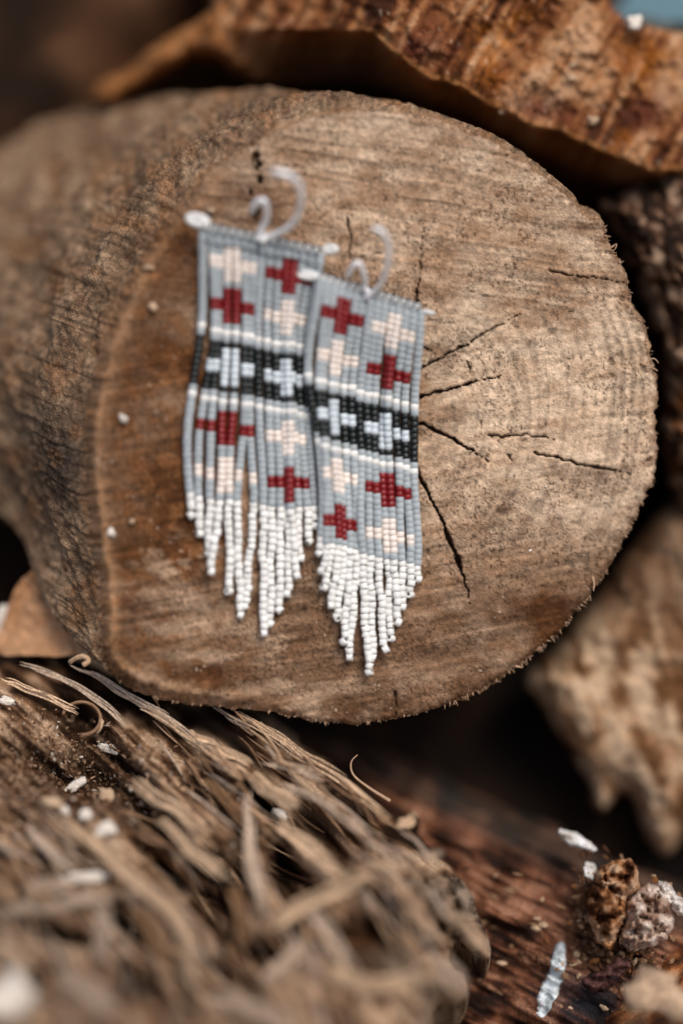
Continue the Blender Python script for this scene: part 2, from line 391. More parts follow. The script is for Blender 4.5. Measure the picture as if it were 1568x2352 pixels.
for i in range(NR):
    s = i / (NR - 1)
    sarc = s * 1500 
    k = np.clip(i / 6, 0, 1)
    # smooth the outline away from the rim
    cx, cy, sx, sy, dz, sb = cc[i]; sy = np.where(cd[:, 1] > 0, sy * (1 - sm(cd[:, 1], 0, 300)) + sb * sm(cd[:, 1], 0, 300), sy)
    nn = fbm(np.cos(an) * 6 + sarc / 260, np.sin(an) * 6 + sarc / 200, 5, 5) - .5
    qx = cx + cd[:, 0] * sx; qy = cy + cd[:, 1] * sy; n2 = fbm(qx / 26 + dz, qy / 26 - dz, 4, 15) - .5
    off = k * (42 * nn + 10 * n2)
    px = cx + cd[:, 0] * sx + rad[:, 0] * off; py = cy + cd[:, 1] * sy + rad[:, 1] * off
    z = zf(base[:, 0], base[:, 1]) * (1 - s) + dz - .36 * (1 - sm(base[:, 0], 350, 680)) * (1 - s) + k * .16 * (fbm(qx / 40, qy / 40 + dz, 4, 25) - .5)
    V.append(P(px, py, z))
    big = fbm(px / 120, py / 120 + dz * .2, 4, 33); med = fbm(px / 28, py / 28 + dz, 3, 34); fi = fbm(qx / 7 + dz, qy / 7, 3, 35)
    c = mixc(np.array([.205, .13, .08]), np.array([.40, .285, .185]), np.clip(.5 + 2.2 * (med - .5), 0, 1))
    c = mixc(c, np.array([.085, .052, .032]), sm(big + .5 * (med - .5), .50, .66) * .5)
    c = mixc(c, np.array([.055, .045, .038]), np.exp(-(((px - 150) / 75) ** 2 + ((py - 1060) / 120) ** 2)) * .8)
    c = mixc(c, np.array([.30, .165, .085]), sm(fbm(px / 50, py / 60, 3, 37), .58, .7) * .45)
    c = c * np.clip(1 + 1.7 * (fi - .5), .45, 1.7)[:, None]
    c = mixc(c, np.array([.30, .18, .10]), np.full(nb, max(0, 1 - i / 5) * .7))
    C.append(c)
V = np.concatenate(V); C = np.concatenate(C)
ii, jj = np.meshgrid(np.arange(NR - 1), np.arange(nb), indexing='ij'); j2 = (jj + 1) % nb
Fq = np.stack([ii * nb + jj, (ii + 1) * nb + jj, (ii + 1) * nb + j2, ii * nb + j2], -1).reshape(-1, 4)
build('bark', V, Fq, M_bark, LOG, C)

# loose wood fibres along the sawn rim (uncountable)
fib = []
for i in range(900):
    j = random.randrange(nb); bx, by = base[j]
    if bx < 640 and random.random() < .85: continue
    if by < 500 and random.random() < .6: continue
    L = random.uniform(2, 8) * (1.6 if (by > 1350 and bx > 1000) or (bx > 1380 and 540 < by < 850) else .8)
    dirx, diry = rad[j]; a = random.gauss(0, .9)
    dx, dy = dirx * math.cos(a) - diry * math.sin(a), dirx * math.sin(a) + diry * math.cos(a)
    z0 = float(zf(bx, by)) - random.uniform(.03, .2)
    pts = [P(bx - dirx * 3, by - diry * 3, z0), P(bx + dx * L * .5, by + dy * L * .5, z0 + .03), P(bx + dx * L + random.uniform(-3, 3), by + dy * L + random.uniform(-3, 3), z0 + random.uniform(-.05, .08))]
    w = random.uniform(.006, .016)
    fib.append(sweep(crom(pts, 4), np.array([1, .8, .6, .2]) * w, np.array([1, .8, .6, .2]) * w, 4))
fv, ff = join(fib)
M_fib = wood_mat('wood_fibre', .8, (8, 30), .3, .2, .2, (.44, .31, .21))
tag(build('edge_fibres', fv, ff, M_fib, LOG), kind='stuff')
# a few torn slivers on the rim one can point at
for pts, w in [([(1360,1325),(1364,1342),(1362,1358)], 3.2), ([(1478,842),(1492,826),(1503,824),(1512,834)], 3.0), ([(1484,852),(1498,846),(1510,852)], 2.6), ([(1470,832),(1484,838),(1500,842)], 3.4),
               ([(1392,575),(1406,566),(1416,560),(1412,572)], 3.2), ([(1183,1530),(1200,1533),(1196,1522)], 3)]:
    pp = [P(a, b, float(zf(a, b)) + .02 + .05 * i) for i, (a, b) in enumerate(pts)]
    v, f = sweep(crom(pp, 9), np.linspace(1, .4, 9) * w / PPC, np.linspace(1, .4, 9) * w / PPC * .6, 6)
    build('sliver', v, f, M_fib, LOG)
# small flakes on the end grain
# ================================================================= OTHER WOOD
def grain_h(th, L, W, amp, seed, o=4, ridge=False):
    ct, st = math.cos(th), math.sin(th)
    def f(x, y, d=None):
        u = x * ct + y * st; v = -x * st + y * ct
        v = v + 30 * (fbm(x / 160, y / 160, 3, seed + 9) - .5)
        n = sfbm(u / L, v / W, o, seed)
        if ridge: n = 1 - np.abs(n - .5) * 4
        return amp * (n - .5) * 2
    return f
def palette(cols, th, L, W, seed, contrast=1.0, iso=60.):
    ct, st = math.cos(th), math.sin(th); cols = [np.array(c) for c in cols]
    def f(x, y, d=None):
        u = x * ct + y * st; v = -x * st + y * ct
        v = v + 30 * (fbm(x / 160, y / 160, 3, seed + 9) - .5)
        n = np.clip(.5 + contrast * ((sfbm(u / L, v / W, 4, seed) - .5) * 1.6 + (fbm(x / iso, y / iso, 4, seed + 20) - .5) * 1.6), 0, .999)
        k = n * (len(cols) - 1); i = k.astype(int); t = k - i
        A = np.array(cols); return A[i] * (1 - t)[:, None] + A[np.minimum(i + 1, len(cols) - 1)] * t[:, None] * 1.0
    return f
def gauss(x, y, gx, gy, rx, ry, th=0):
    ct, st = math.cos(th), math.sin(th); u = (x - gx) * ct + (y - gy) * st; v = -(x - gx) * st + (y - gy) * ct
    return np.exp(-(u / rx) ** 2 - (v / ry) ** 2)

# --- foreground log, frayed
FGO = [(-260,1470),(-60,1478),(60,1488),(160,1500),(240,1535),(300,1560),(400,1580),(520,1605),(625,1652),(700,1704),(784,1766),(859,1838),(905,1878),(935,1872),(952,1862),(966,1884),(960,1912),(985,1948),(1030,1990),
       (1064,2026),(1086,2062),(1100,2110),(1126,2165),(1124,2196),(1104,2206),(1070,2182),(1048,2162),(1030,2196),(1044,2224),(1070,2252),(1076,2284),(1048,2312),(1012,2308),(990,2340),(985,2400),(960,2520),(600,2600),(0,2600),(-300,2560)]
FGD = densify(FGO, 8, 5, 41, 30., True, 2.0, 10.)
def zfg(x, y): return -.25 + .0062 * np.clip(y - 1600, -200, 2000) + .0006 * (300 - x)
HOL = [(445,1640,95,32,.45,.55),(500,2060,55,80,.1,.9),(725,1905,85,38,.75,.9),(455,1985,60,24,.8,.6),(850,2150,70,38,-.3,.5),(655,2020,32,70,0,.7),(150,1780,120,60,.2,.4),(185,1650,46,40,0,.5),
       (640,1960,26,80,0,.5),(395,2010,90,20,.75,.6),(560,1960,24,70,.1,.7),(690,2010,50,22,.6,.6),(300,2130,80,24,.7,.6),(600,2190,70,34,.3,.6),(150,2150,80,20,.2,.6),(420,2240,30,70,.1,.5),(560,1730,90,14,.7,.5),(610,1850,60,16,.8,.6),(330,1800,80,12,.75,.5),(250,1730,70,10,.7,.4),(760,1980,60,16,.7,.5),(300,2240,60,30,.3,.5),(520,2230,60,40,.4,.7),(230,1800,60,40,.4,.35),(330,1870,60,20,.8,.35),(130,2000,60,24,.3,.4),(880,2060,50,20,.7,.3),(1010,2130,30,14,1,.3),(90,2250,50,30,.5,.4)]
g1 = grain_h(.72, 300, 34, .55, 44, 4); g2 = grain_h(.72, 120, 11, .20, 46, 3); g3 = grain_h(1.1, 260, 34, .45, 48, 3)
def h_fg(x, y, d):
    h = g1(x, y) * (1 - sm(x, 700, 950) * sm(y, 2050, 2150)) + g2(x, y) * .8 + g3(x, y) * sm(y, 1900, 2100) * .8 + .35 * (fbm(x / 140, y / 140, 4, 61) - .5) + .35 * (fbm(x / 26, y / 26, 4, 62) - .5) * sm(x, 600, 900)
    for gx, gy, rx, ry, th, dp in HOL: h = h - 2.2 * dp * gauss(x, y, gx, gy, rx, ry, th)
    deb = (1 - sm(np.hypot((x - 130) / 1.5, y - 1790), 80, 190)); h = h + deb * .30 * (fbm(x / 11, y / 11, 4, 63) - .5)
    return h
pf = palette([(.02,.011,.006),(.055,.03,.017),(.15,.088,.05),(.32,.21,.13),(.55,.40,.275)], .72, 300, 20, 45, 1.5)  # dark tones deepened to stand in for shade under the splinters
def c_fg(x, y, d):
    c = pf(x, y); hh = h_fg(x, y, d)
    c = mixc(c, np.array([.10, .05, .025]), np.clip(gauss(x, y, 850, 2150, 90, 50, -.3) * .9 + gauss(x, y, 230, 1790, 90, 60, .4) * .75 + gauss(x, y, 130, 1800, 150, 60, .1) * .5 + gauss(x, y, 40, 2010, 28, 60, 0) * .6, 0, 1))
    for gx, gy, rx, ry, th, dp in HOL: c = mixc(c, np.array([.035, .02, .013]), np.clip(gauss(x, y, gx, gy, rx * .9, ry * .9, th) * (.8 if gx < 800 else .3), 0, 1))  # hollows darkened in colour too, shade painted between the splinters
    deb = (1 - sm(np.hypot((x - 130) / 1.5, y - 1790), 80, 190))
    n = fbm(x / 7, y / 7, 3, 65); c = mixc(c, np.array([.07, .04, .022]), deb * sm(n, .42, .55) * .75); c = mixc(c, np.array([.42, .30, .20]), deb * sm(n, .60, .7) * .5)
    c = mixc(c, np.array([.55, .42, .30]), sm(fbm(x / 30, y / 22, 3, 68), .3, .5) * sm(x, 760, 900) * sm(y, 1930, 2060) * (1 - gauss(x, y, 850, 2150, 110, 70, -.3)) * .5)
    return mixc(c, np.array([.52, .43, .34]), (1 - sm(x, 0, 420)) * sm(y, 2000, 2200) * .35)
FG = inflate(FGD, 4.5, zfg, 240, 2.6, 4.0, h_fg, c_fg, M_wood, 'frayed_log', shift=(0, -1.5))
tag(FG, 'frayed pale log in the lower left foreground, covered in torn splinters and crumbs', 'log')
M_splt = wood_mat('splinter_wood', .75, (4, 18), .35, .5, .25, (.50, .355, .235))
M_splg = wood_mat('grey_splinter_wood', .78, (4, 18), .35, .5, .25, (.42, .335, .26))
M_splb = wood_mat('brown_splinter_wood', .78, (4, 18), .4, .5, .25, (.27, .175, .11))
SPL = [([(295,1791),(375,1846),(485,1921)],24,0,.15),([(360,1876),(450,1961),(535,2031)],22,0,.2),([(125,1881),(200,1936),(280,2001),(380,2086),(430,2156),(440,2236),(465,2290)],30,0,.45),
 ([(566,1812),(575,1911),(585,2011),(620,2130)],22,1,.5),([(430,1681),(500,1716),(580,1764)],17,0,.12),([(572,1778),(625,1821),(690,1860)],27,0,.3),([(616,2136),(675,2096),(784,2046),(860,2004)],28,0,.5),
 ([(535,2031),(562,2111),(550,2190)],24,2,.3),([(-20,2100),(100,2086),(200,2066),(265,2061)],20,1,.4),([(50,2050),(165,2024)],30,1,.45),([(225,2070),(238,2130),(228,2215)],28,1,.3),
 ([(130,2245),(200,2276),(270,2326)],34,1,.5),([(-10,2165),(40,2221),(58,2256)],24,0,.4),([(598,1752),(675,1764),(748,1783)],16,1,.35),([(630,1884),(700,1946),(800,2020)],28,0,.15),
 ([(320,1626),(380,1661),(430,1701),(500,1750),(572,1792)],13,0,.1),([(165,1530),(260,1580),(350,1636),(450,1700)],15,1,.08),([(520,1626),(625,1688),(700,1738),(784,1792),(890,1885)],20,0,-.15),
 ([(880,1948),(949,1968),(1004,1962),(1022,1950)],8,1,.35),([(1040,2110),(1080,2150),(1104,2190)],22,0,.2),([(1010,2205),(1045,2240),(1062,2276)],24,1,.2),([(905,1900),(935,1893),(955,1874)],15,0,.1),
 ([(700,2080),(760,2160),(800,2240)],24,1,-.1),([(470,1790),(530,1850),(560,1900)],16,2,.1),([(60,1900),(120,1960),(190,2010)],20,1,.2),([(300,2080),(360,2160),(390,2240)],22,2,.15),
 ([(840,1980),(900,2020),(960,2090)],20,0,.1),([(0,1560),(90,1590),(180,1640)],14,0,.05),([(40,1520),(140,1556),(240,1620),(300,1680)],12,1,.08),([(640,1800),(760,1860),(880,1950)],18,1,.0),
 ([(480,2290),(600,2330),(700,2380)],30,1,.2),([(330,1960),(350,2020),(345,2080)],16,2,.2),([(740,2230),(850,2262),(960,2250)],30,0,.1),([(600,2260),(660,2220),(700,2160)],26,1,.1)]
for i, (pts, w, mi, up) in enumerate(SPL):
    pp = crom([P(a, b, float(zfg(np.array(a), np.array(b))) + .12 + up * (.6 + .6 * k / len(pts))) for k, (a, b) in enumerate(pts)], 16)
    m_ = 26; pp = crom(pp, m_)
    pp = pp + np.c_[(vnoise(np.arange(m_) * .2, np.zeros(m_) + i, 3) - .5) * .08, (vnoise(np.arange(m_) * .2, np.zeros(m_) + i, 7) - .5) * .08, np.zeros(m_)]
    w = w * 1.25; T_, N_, B_2 = frames(pp); bc = [np.array([.74, .545, .37]), np.array([.60, .47, .355]), np.array([.30, .185, .105])][mi]
    bund = []; bcol = []; ns = max(5, int(w / 3.6))
    for q in range(ns):
        o_ = (q + .5) / ns - .5 + random.uniform(-.06, .06); t0 = int(random.uniform(0, .22) * m_ * (.4 + abs(o_) * 2)); t1 = m_ - int(random.uniform(0, .26) * m_ * (.3 + abs(o_) * 2))
        idx = np.arange(t0, max(t1, t0 + 6)).clip(0, m_ - 1); idx = np.unique(idx); k_ = len(idx)
        pth = pp[idx] + N_[idx] * (o_ * w / PPC * .95 * (.8 + .3 * np.linspace(0, 1, k_)))[:, None] + np.array([0, 0, 1.]) * (.35 * (1 - (2 * o_) ** 2) * w / PPC / 2 + random.uniform(-.03, .03) - .06)
        pth = pth + np.c_[(vnoise(np.arange(k_) * .25, np.zeros(k_) + q + i * 3, 41) - .5) * .05, (vnoise(np.arange(k_) * .25, np.zeros(k_) + q + i * 3, 43) - .5) * .05, (vnoise(np.arange(k_) * .3, np.zeros(k_) + q, 45) - .5) * .06]
        ww = w / ns / PPC * random.uniform(.55, 1.0) * np.interp(np.linspace(0, 1, k_), [0, .1, .8, 1], [.15, .8, 1, .1])
        bund.append(sweep(pth, ww, ww * .38, 5, .25, i + q)); bcol.append(np.tile(bc * random.uniform(.45, 1.12), (len(bund[-1][0]), 1)))
    v, f = join(bund)
    build('splinter', v, f, M_wood, FG, np.concatenate(bcol), smooth=False)
tf = []
for i in range(1000):
    a, b = random.uniform(-60, 1060), random.uniform(1560, 2360)
    dd, _, _ = poly_dist(np.array([a]), np.array([b]), FGO)
    if dd[0] < 14 or (a < 330 and b < 1850) or (a > 740 and b > 2070 and random.random() < .8) or any(gauss(a, b, *q[:5]) > .35 for q in HOL): continue
    th = .72 + random.gauss(0, .16) + (.35 if b > 2000 else 0); L = random.uniform(40, 170) * (.6 + (b - 1500) / 1200)
    qs = []
    bend = random.uniform(-.25, .25); hh = random.uniform(.0, .2); lift = random.choice([0, 0, .1, .35])
    for k in range(6):
        t = k / 5; aa = a + L * t * math.cos(th + bend * t); bb = b + L * t * math.sin(th + bend * t)
        qs.append((aa, bb, t))
    A_ = np.array([q[0] for q in qs]); B_ = np.array([q[1] for q in qs])
    Z_ = zfg(A_, B_) + h_fg(A_, B_, None) + .04 + hh + lift * np.linspace(0, 1, 6) ** 2
    if (poly_dist(A_, B_, FGO)[0] < 6).any(): continue
    w = random.uniform(.008, .032) * (1 + (b - 1600) / 900)
    tf.append(sweep(P(A_, B_, Z_), np.array([.5, .9, 1, .9, .7, .3]) * w, np.array([.5, .9, 1, .9, .7, .3]) * w * .3, 5, .3, i))
v, f = join(tf); mi2 = []
for q in tf: mi2 += [random.choices([0, 1, 2, 3], [3, 3, 5, 1])[0]] * len(q[1])
tag(build('torn_fibres', v, f, [M_splt, M_splg, M_splb, M_fib], FG, midx=mi2), kind='stuff')
# knot hole rim
ring = [P(185 + 44 * math.cos(a), 1652 + 38 * math.sin(a), float(zfg(185, 1652 + 38 * math.sin(a))) + .1) for a in np.linspace(-2.9, 1.6, 22)]
v, f = sweep(np.array(ring) - [0, 0, .1], .03, .05, 7, .5, 3); build('knot_rim', v, f, M_splb, FG)
# fine litter on top of it
lit = []
for i in range(1500):
    t = random.random()
    if t < .75: a, b = random.gauss(140, 130), random.gauss(1790, 75)
    else: a, b = random.uniform(0, 600), random.uniform(1600, 1980)
    if b < 1590 + a * .3 or a < -40: continue
    z = float(zfg(a, b)) + random.uniform(.0, .14) + float(h_fg(np.array([a]), np.array([b]), None)[0])
    L = random.uniform(3, 15); th = random.gauss(.6, .9)
    p0 = P(a, b, z); p1 = P(a + L * math.cos(th), b + L * math.sin(th), z + random.uniform(-.04, .08))
    w = random.uniform(.008, .03)
    lit.append(sweep(np.array([p0, (p0 + p1) / 2 + [0, 0, .02], p1]), np.array([.5, 1, .4]) * w, np.array([.5, 1, .4]) * w * .6, 4))
lv, lf = join(lit)
mats = [M_splb, M_fib, M_dark, wood_mat('pale_crumb', .8, (8, 30), .2, .2, .2, (.62, .55, .46))]
M_litd = wood_mat('dark_crumb', .8, (8, 30), .3, .2, .2, (.09, .05, .03)); mats[2] = M_litd
mi = []
for v, f in lit: mi += [random.choices([0, 1, 2, 3], [4, 2, 5, .7])[0]] * len(f)
o = build('wood_litter', lv, lf, mats, None, midx=mi); tag(o, 'fine brown crumbs and shreds of wood scattered over the frayed foreground log', 'wood litter', kind='stuff')

# chips and flakes
M_chip = wood_mat('white_chip', .8, (6, 20), .22, .6, .3, (.74, .68, .60)); M_chipt = wood_mat('tan_chip', .8, (6, 20), .3, .6, .3, (.52, .39, .27))
def chip(name, px, py, w, h, th, z, mat, label, cat='wood chip', group=None, t=.4, seed=0, parent=None):
    n, m = 14, 9; V = []
    for i in range(m):
        ph = math.pi * i / (m - 1)
        for j in range(n):
            a = 2 * math.pi * j / n
            X = math.sin(ph) * math.cos(a); Y = math.sin(ph) * math.sin(a); Z = math.cos(ph)
            sq = lambda q: math.copysign(abs(q) ** .7, q)
            k = 1 + 1.0 * (float(vnoise(X * 1.7 + 5, Y * 1.7 + Z * 1.3 + 5, seed)) - .5) + .5 * (float(vnoise(X * 4 + 5, Y * 5 + Z * 4 + 5, seed + 4)) - .5)
            X, Y = sq(X) * w / 2 * k, sq(Y) * h / 2 * k
            V.append(P(px + X * math.cos(th) - Y * math.sin(th), py + X * math.sin(th) + Y * math.cos(th), z + Z * k * t * min(w, h) / PPC * .8))
    F = [[i * n + j, (i + 1) * n + j, (i + 1) * n + (j + 1) % n, i * n + (j + 1) % n] for i in range(m - 1) for j in range(n)]
    o = build(name, np.array(V), F, mat, parent)
    if parent is None: tag(o, label, cat, group)
    return o
def zc(a, b): return float(zfg(np.array(a), np.array(b))) + .22 + float(h_fg(np.array([float(a)]), np.array([float(b)]), None)[0])
CH = [(250,1720,50,20,.25,0,'ragged white wood chip, topmost of the white chips on the frayed log',),
 (172,1806,50,21,-.75,0,'long white wood chip tilted steeply beside dark crumbs, below the knot hole'),
 (195,1876,36,26,-1.0,0,'small stubby white wood chip just above the widest white chip'),
 (240,1910,66,32,-.35,0,'widest rounded white wood chip, lowest of the white chips on the frayed log'),
 (262,1944,42,26,.5,1,'tan wood chip tucked against the lower side of the widest white chip'),
 (230,1670,12,32,.5,1,'narrow pale sliver standing beside the knot hole'),
 (120,1848,56,24,.15,1,'flat tan wood chip left of the small stubby white chip'),
 (148,1863,24,16,.6,0,'tiny white crumb at the right end of the flat tan chip'),
 (640,1868,34,16,.4,0,'small pale chip under the short splinters near the middle of the frayed log'),
 (135,1990,34,22,.8,1,'blurred pale flake at the left of the frayed log, above two crossing splinters'),
 (15,1612,40,18,.3,0,'pale smear-like chip at the top left end of the frayed log'),
 (190,2020,110,30,-.15,0,'broad pale slab of torn wood lying crossways at the left of the frayed log'),
 (20,2290,90,110,.6,0,'large blurred white flake in the bottom left corner'),
 (242,1960,22,14,.2,0,'little pale crumb below the tan chip'),
 (245,1830,30,40,.1,1,'dull tan shred between the white chips and the longest splinter')]
for i, (a, b, w, h, th, mi_, lb) in enumerate(CH):
    chip('wood_chip', a, b, w, h, th, zc(a, b), [M_chip, M_chipt][mi_], lb, 'wood chip', 'wood chips on the frayed log', seed=i * 3)
# curl of wood between the logs
cp = crom([P(821,1734,-.1), P(806,1752,.0), P(812,1781,.05), P(849,1811,.15), P(896,1840,.3)], 20)
v, f = sweep(cp, np.linspace(.2, 1, 20) * .035, np.linspace(.3, 1, 20) * .018, 8)
build('wood_curl', v, f, M_fib, FG)

# --- dark reddish log, lower right
GO = [(560,1640),(700,1672),(830,1700),(930,1742),(1010,1775),(1100,1826),(1180,1862),(1250,1886),(1330,1930),(1420,1985),(1500,2010),(1600,2040),(1800,2100),(1850,2500),(1500,2620),(900,2620),(700,2300),(560,1900)]
GD = densify(GO, 9, 5, 81, 34., True, 2, 12)
def zg(x, y): return -.45 - .0024 * (1400 - np.minimum(x, 1400)) + .0015 * (y - 2080)
gg1 = grain_h(.50, 160, 20, .36, 82, 4); gg2 = grain_h(.5, 60, 6, .08, 84, 3)
def h_g(x, y, d): return gg1(x, y) + gg2(x, y) + .6 * (fbm(x / 90, y / 60, 5, 86) - .5) - .25 * gauss(x, y, 1370, 2180, 40, 60, .3) - .3 * gauss(x, y, 1330, 2090, 20, 60, .3)
pg = palette([(.018,.010,.007),(.04,.020,.013),(.10,.044,.026),(.20,.095,.055),(.33,.19,.125)], .50, 120, 8, 83, 1.25)
def c_g(x, y, d):
    c = pg(x, y); c = mixc(c, np.array([.25, .13, .085]), np.clip(gauss(x, y, 1080, 1900, 60, 24, .4) * .8 + gauss(x, y, 1250, 1970, 60, 50, 0) * .35 + gauss(x, y, 1290, 2090, 60, 60, 0) * .3, 0, 1))
    c = mixc(c, np.array([.03, .035, .045]), np.clip(gauss(x, y, 1330, 2290, 90, 70, 0) * .6, 0, 1))
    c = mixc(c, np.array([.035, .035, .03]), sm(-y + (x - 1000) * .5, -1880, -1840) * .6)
    return c
GL = inflate(GD, 5, zg, 300, 3.2, 4, h_g, c_g, M_dark, 'dark_log')
tag(GL, 'dark reddish brown stripped log running under the round log to the lower right', 'log')
def crust(name, outline, plane, R, bul, amp, sc, cols, seed, parent, mat=M_wood, step=4, back=.6):
    od = densify(outline, 4, 5, seed, 14., True, 2.5, 5)
    pc = palette(cols, .3, 30, 20, seed, 1.5, 18.)
    return inflate(od, step, plane, R, bul, back, lambda x, y, d: amp * (fbm(x / sc, y / sc, 4, seed) - .5) * 2 - amp * .8 * sm(fbm(x / sc / 1.3, y / sc / 1.3, 3, seed + 5), .52, .6), pc, mat, name, parent)
crust('bark_crust', [(1352,2040),(1372,2000),(1408,1978),(1444,1976),(1462,1996),(1468,2040),(1440,2070),(1436,2110),(1418,2150),(1404,2188),(1378,2170),(1356,2130),(1348,2080)], lambda x, y: zg(x, y) + .9, 34, .8, .46, 18., [(.06,.028,.015),(.20,.095,.045),(.42,.24,.13),(.60,.42,.28)], 101, GL)
crust('pale_fungus', [(1440,2070),(1470,2040),(1510,2030),(1540,2060),(1548,2110),(1530,2160),(1490,2182),(1450,2186),(1425,2165),(1435,2110)], lambda x, y: zg(x, y) + .85, 44, .9, .42, 13., [(.36,.24,.18),(.62,.48,.38),(.72,.62,.54)], 111, GL)
crust('pale_fungus', [(1508,2030),(1530,2024),(1550,2050),(1575,2080),(1570,2110),(1540,2090),(1515,2060)], lambda x, y: zg(x, y) + .6, 16, .5, .3, 9., [(.45,.38,.33),(.72,.66,.6),(.8,.76,.7)], 115, GL)
crust('white_mould', [(1344,1980),(1362,1982),(1370,2000),(1366,2022),(1352,2042),(1342,2030),(1340,2004)], lambda x, y: zg(x, y) + h_g(x, y, None) + .07, 9, .10, .05, 8., [(.5,.45,.4),(.72,.7,.66),(.78,.77,.76)], 121, GL)
crust('white_mould', [(1280,2166),(1298,2172),(1298,2220),(1290,2260),(1274,2300),(1254,2334),(1232,2330),(1238,2280),(1256,2236),(1268,2196)], lambda x, y: zg(x, y) + h_g(x, y, None) + .07, 9, .10, .05, 8., [(.4,.44,.46),(.66,.72,.77),(.78,.82,.85)], 125, GL)
crust('white_mould', [(1284,1904),(1322,1914),(1366,1942),(1364,1958),(1318,1944),(1286,1924)], lambda x, y: zg(x, y) + h_g(x, y, None) + .07, 9, .10, .05, 8., [(.5,.45,.4),(.72,.7,.66),(.78,.77,.76)], 127, GL)
crust('purple_crumb', [(1340,2250),(1380,2230),(1420,2200),(1450,2212),(1430,2240),(1400,2270),(1350,2275)], lambda x, y: zg(x, y) + .6, 16, .4, .3, 14., [(.02,.012,.012),(.07,.035,.035),(.13,.07,.06)], 129, GL)
gc = []; gm = []
for i in range(420):
    t = random.random()
    if t < .5: a, b = random.gauss(1400, 60), random.gauss(2190, 40)
    elif t < .75: a, b = random.gauss(1345, 16), random.gauss(2090, 70)
    elif t < .84: a, b = random.gauss(1400, 50), random.gauss(2030, 30)
    else: a, b = random.uniform(1050, 1560), random.uniform(1950, 2330)
    z = float(zg(a, b)) + float(h_g(np.array([a]), np.array([b]), None)[0]) + random.uniform(-.03, .04); L = random.uniform(5, 24); th = random.gauss(.5, .7)
    p0 = P(a, b, z); p1 = P(a + L * math.cos(th), b + L * math.sin(th), z + random.uniform(-.05, .08)); w = random.uniform(.02, .075)
    gc.append(sweep(np.array([p0, (p0 + p1) / 2 + [0, 0, .03], p1]), np.array([.5, 1, .5]) * w, np.array([.5, 1, .5]) * w * .8, 5, .4, i)); gm += [random.choices([0, 1, 2, 3], [8, 4, 1.2, .8])[0]] * len(gc[-1][1])
v, f = join(gc); tag(build('rotten_crumbs', v, f, [M_litd, M_splb, wood_mat('orange_crumb', .8, (8, 30), .3, .2, .2, (.24, .12, .055)), M_chipt], GL, midx=gm, smooth=False), kind='stuff')
# --- orange brown log in the bottom right corner
o = inflate(densify([(1300,2420),(1360,2330),(1420,2270),(1490,2215),(1560,2165),(1680,2120),(1900,2200),(1900,2620),(1400,2640)], 8, 5, 131, 30., True, 2, 10), 5, lambda x, y: .1 + .0028 * (y - 2150), 160, 1.6, 3,
    lambda x, y, d: grain_h(-.6, 160, 20, .2, 132)(x, y) + .25 * (fbm(x / 60, y / 60, 4, 133) - .5), palette([(.05,.025,.014),(.16,.07,.035),(.33,.16,.08),(.42,.25,.14)], -.6, 120, 16, 134, 1.3), M_wood, 'orange_log')
tag(o, 'orange brown piece of log cut off by the bottom right corner', 'log')
o = chip('wood_chunk', 1512, 2290, 124, 104, .3, 1.5, wood_mat('pale_chunk', .8, (3, 12), .4, .8, .3, (.50, .37, .26)), 'pale rounded lump of wood in the bottom right corner', 'wood chunk', None, .5, 77)

# --- pale chunk, right
HO = [(1205,1560),(1262,1500),(1330,1420),(1400,1330),(1470,1230),(1530,1160),(1620,1120),(1900,1100),(1920,1900),(1640,1890),(1568,1925),(1535,1965),(1500,1950),(1478,1905),(1462,1850),(1440,1822),(1418,1820),(1400,1850),(1382,1862),(1362,1840),(1350,1790),(1310,1730),(1275,1670),(1240,1610)]
def zh(x, y): return -2.4 - .0006 * (x - 1300)
def h_h(x, y, d): return .5 * (fbm(x / 80, y / 80, 4, 141) - .5) + .2 * (fbm(x / 22, y / 22, 3, 142) - .5) - .5 * gauss(x, y, 1425, 1800, 34, 40, 0)
ph = palette([(.13,.07,.035),(.26,.155,.09),(.42,.29,.185),(.56,.42,.29)], 1.2, 150, 26, 143, 1.5)
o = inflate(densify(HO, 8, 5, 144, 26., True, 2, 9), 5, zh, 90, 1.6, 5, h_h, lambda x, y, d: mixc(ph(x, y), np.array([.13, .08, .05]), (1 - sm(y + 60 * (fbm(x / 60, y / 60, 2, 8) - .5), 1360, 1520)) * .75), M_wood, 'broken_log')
tag(o, 'pale tan broken log with a jagged lower edge, right of the round log', 'log')
# --- mid brown rough log, right edge
IO = [(1380,470),(1430,440),(1500,410),(1580,360),(1900,320),(1900,1200),(1620,1180),(1560,1165),(1530,1080),(1520,980),(1524,880),(1508,800),(1490,720),(1462,650),(1430,590),(1404,530)]
def zi(x, y): return -1.5 - .0004 * (x - 1500)
def h_i(x, y, d): return .6 * (fbm(x / 60, y / 70, 4, 151) - .5) + .35 * (fbm(x / 16, y / 20, 3, 152) - .5)
pi_ = palette([(.02,.012,.008),(.06,.032,.02),(.14,.082,.05),(.30,.20,.135),(.42,.31,.22)], 1.0, 40, 18, 153, 1.3, 34.)
o = inflate(densify(IO, 8, 7, 154, 24., True, 3, 8), 5, zi, 120, 1.8, 5, h_i, lambda x, y, d: mixc(pi_(x, y), np.array([.30, .12, .04]), np.clip(gauss(x, y, 1560, 960, 40, 110) * .75 * sm(fbm(x / 20, y / 20, 3, 4), .4, .6), 0, 1)), M_dark, 'rough_log')
tag(o, 'rough brown bark covered log standing at the right edge behind the round log', 'log')

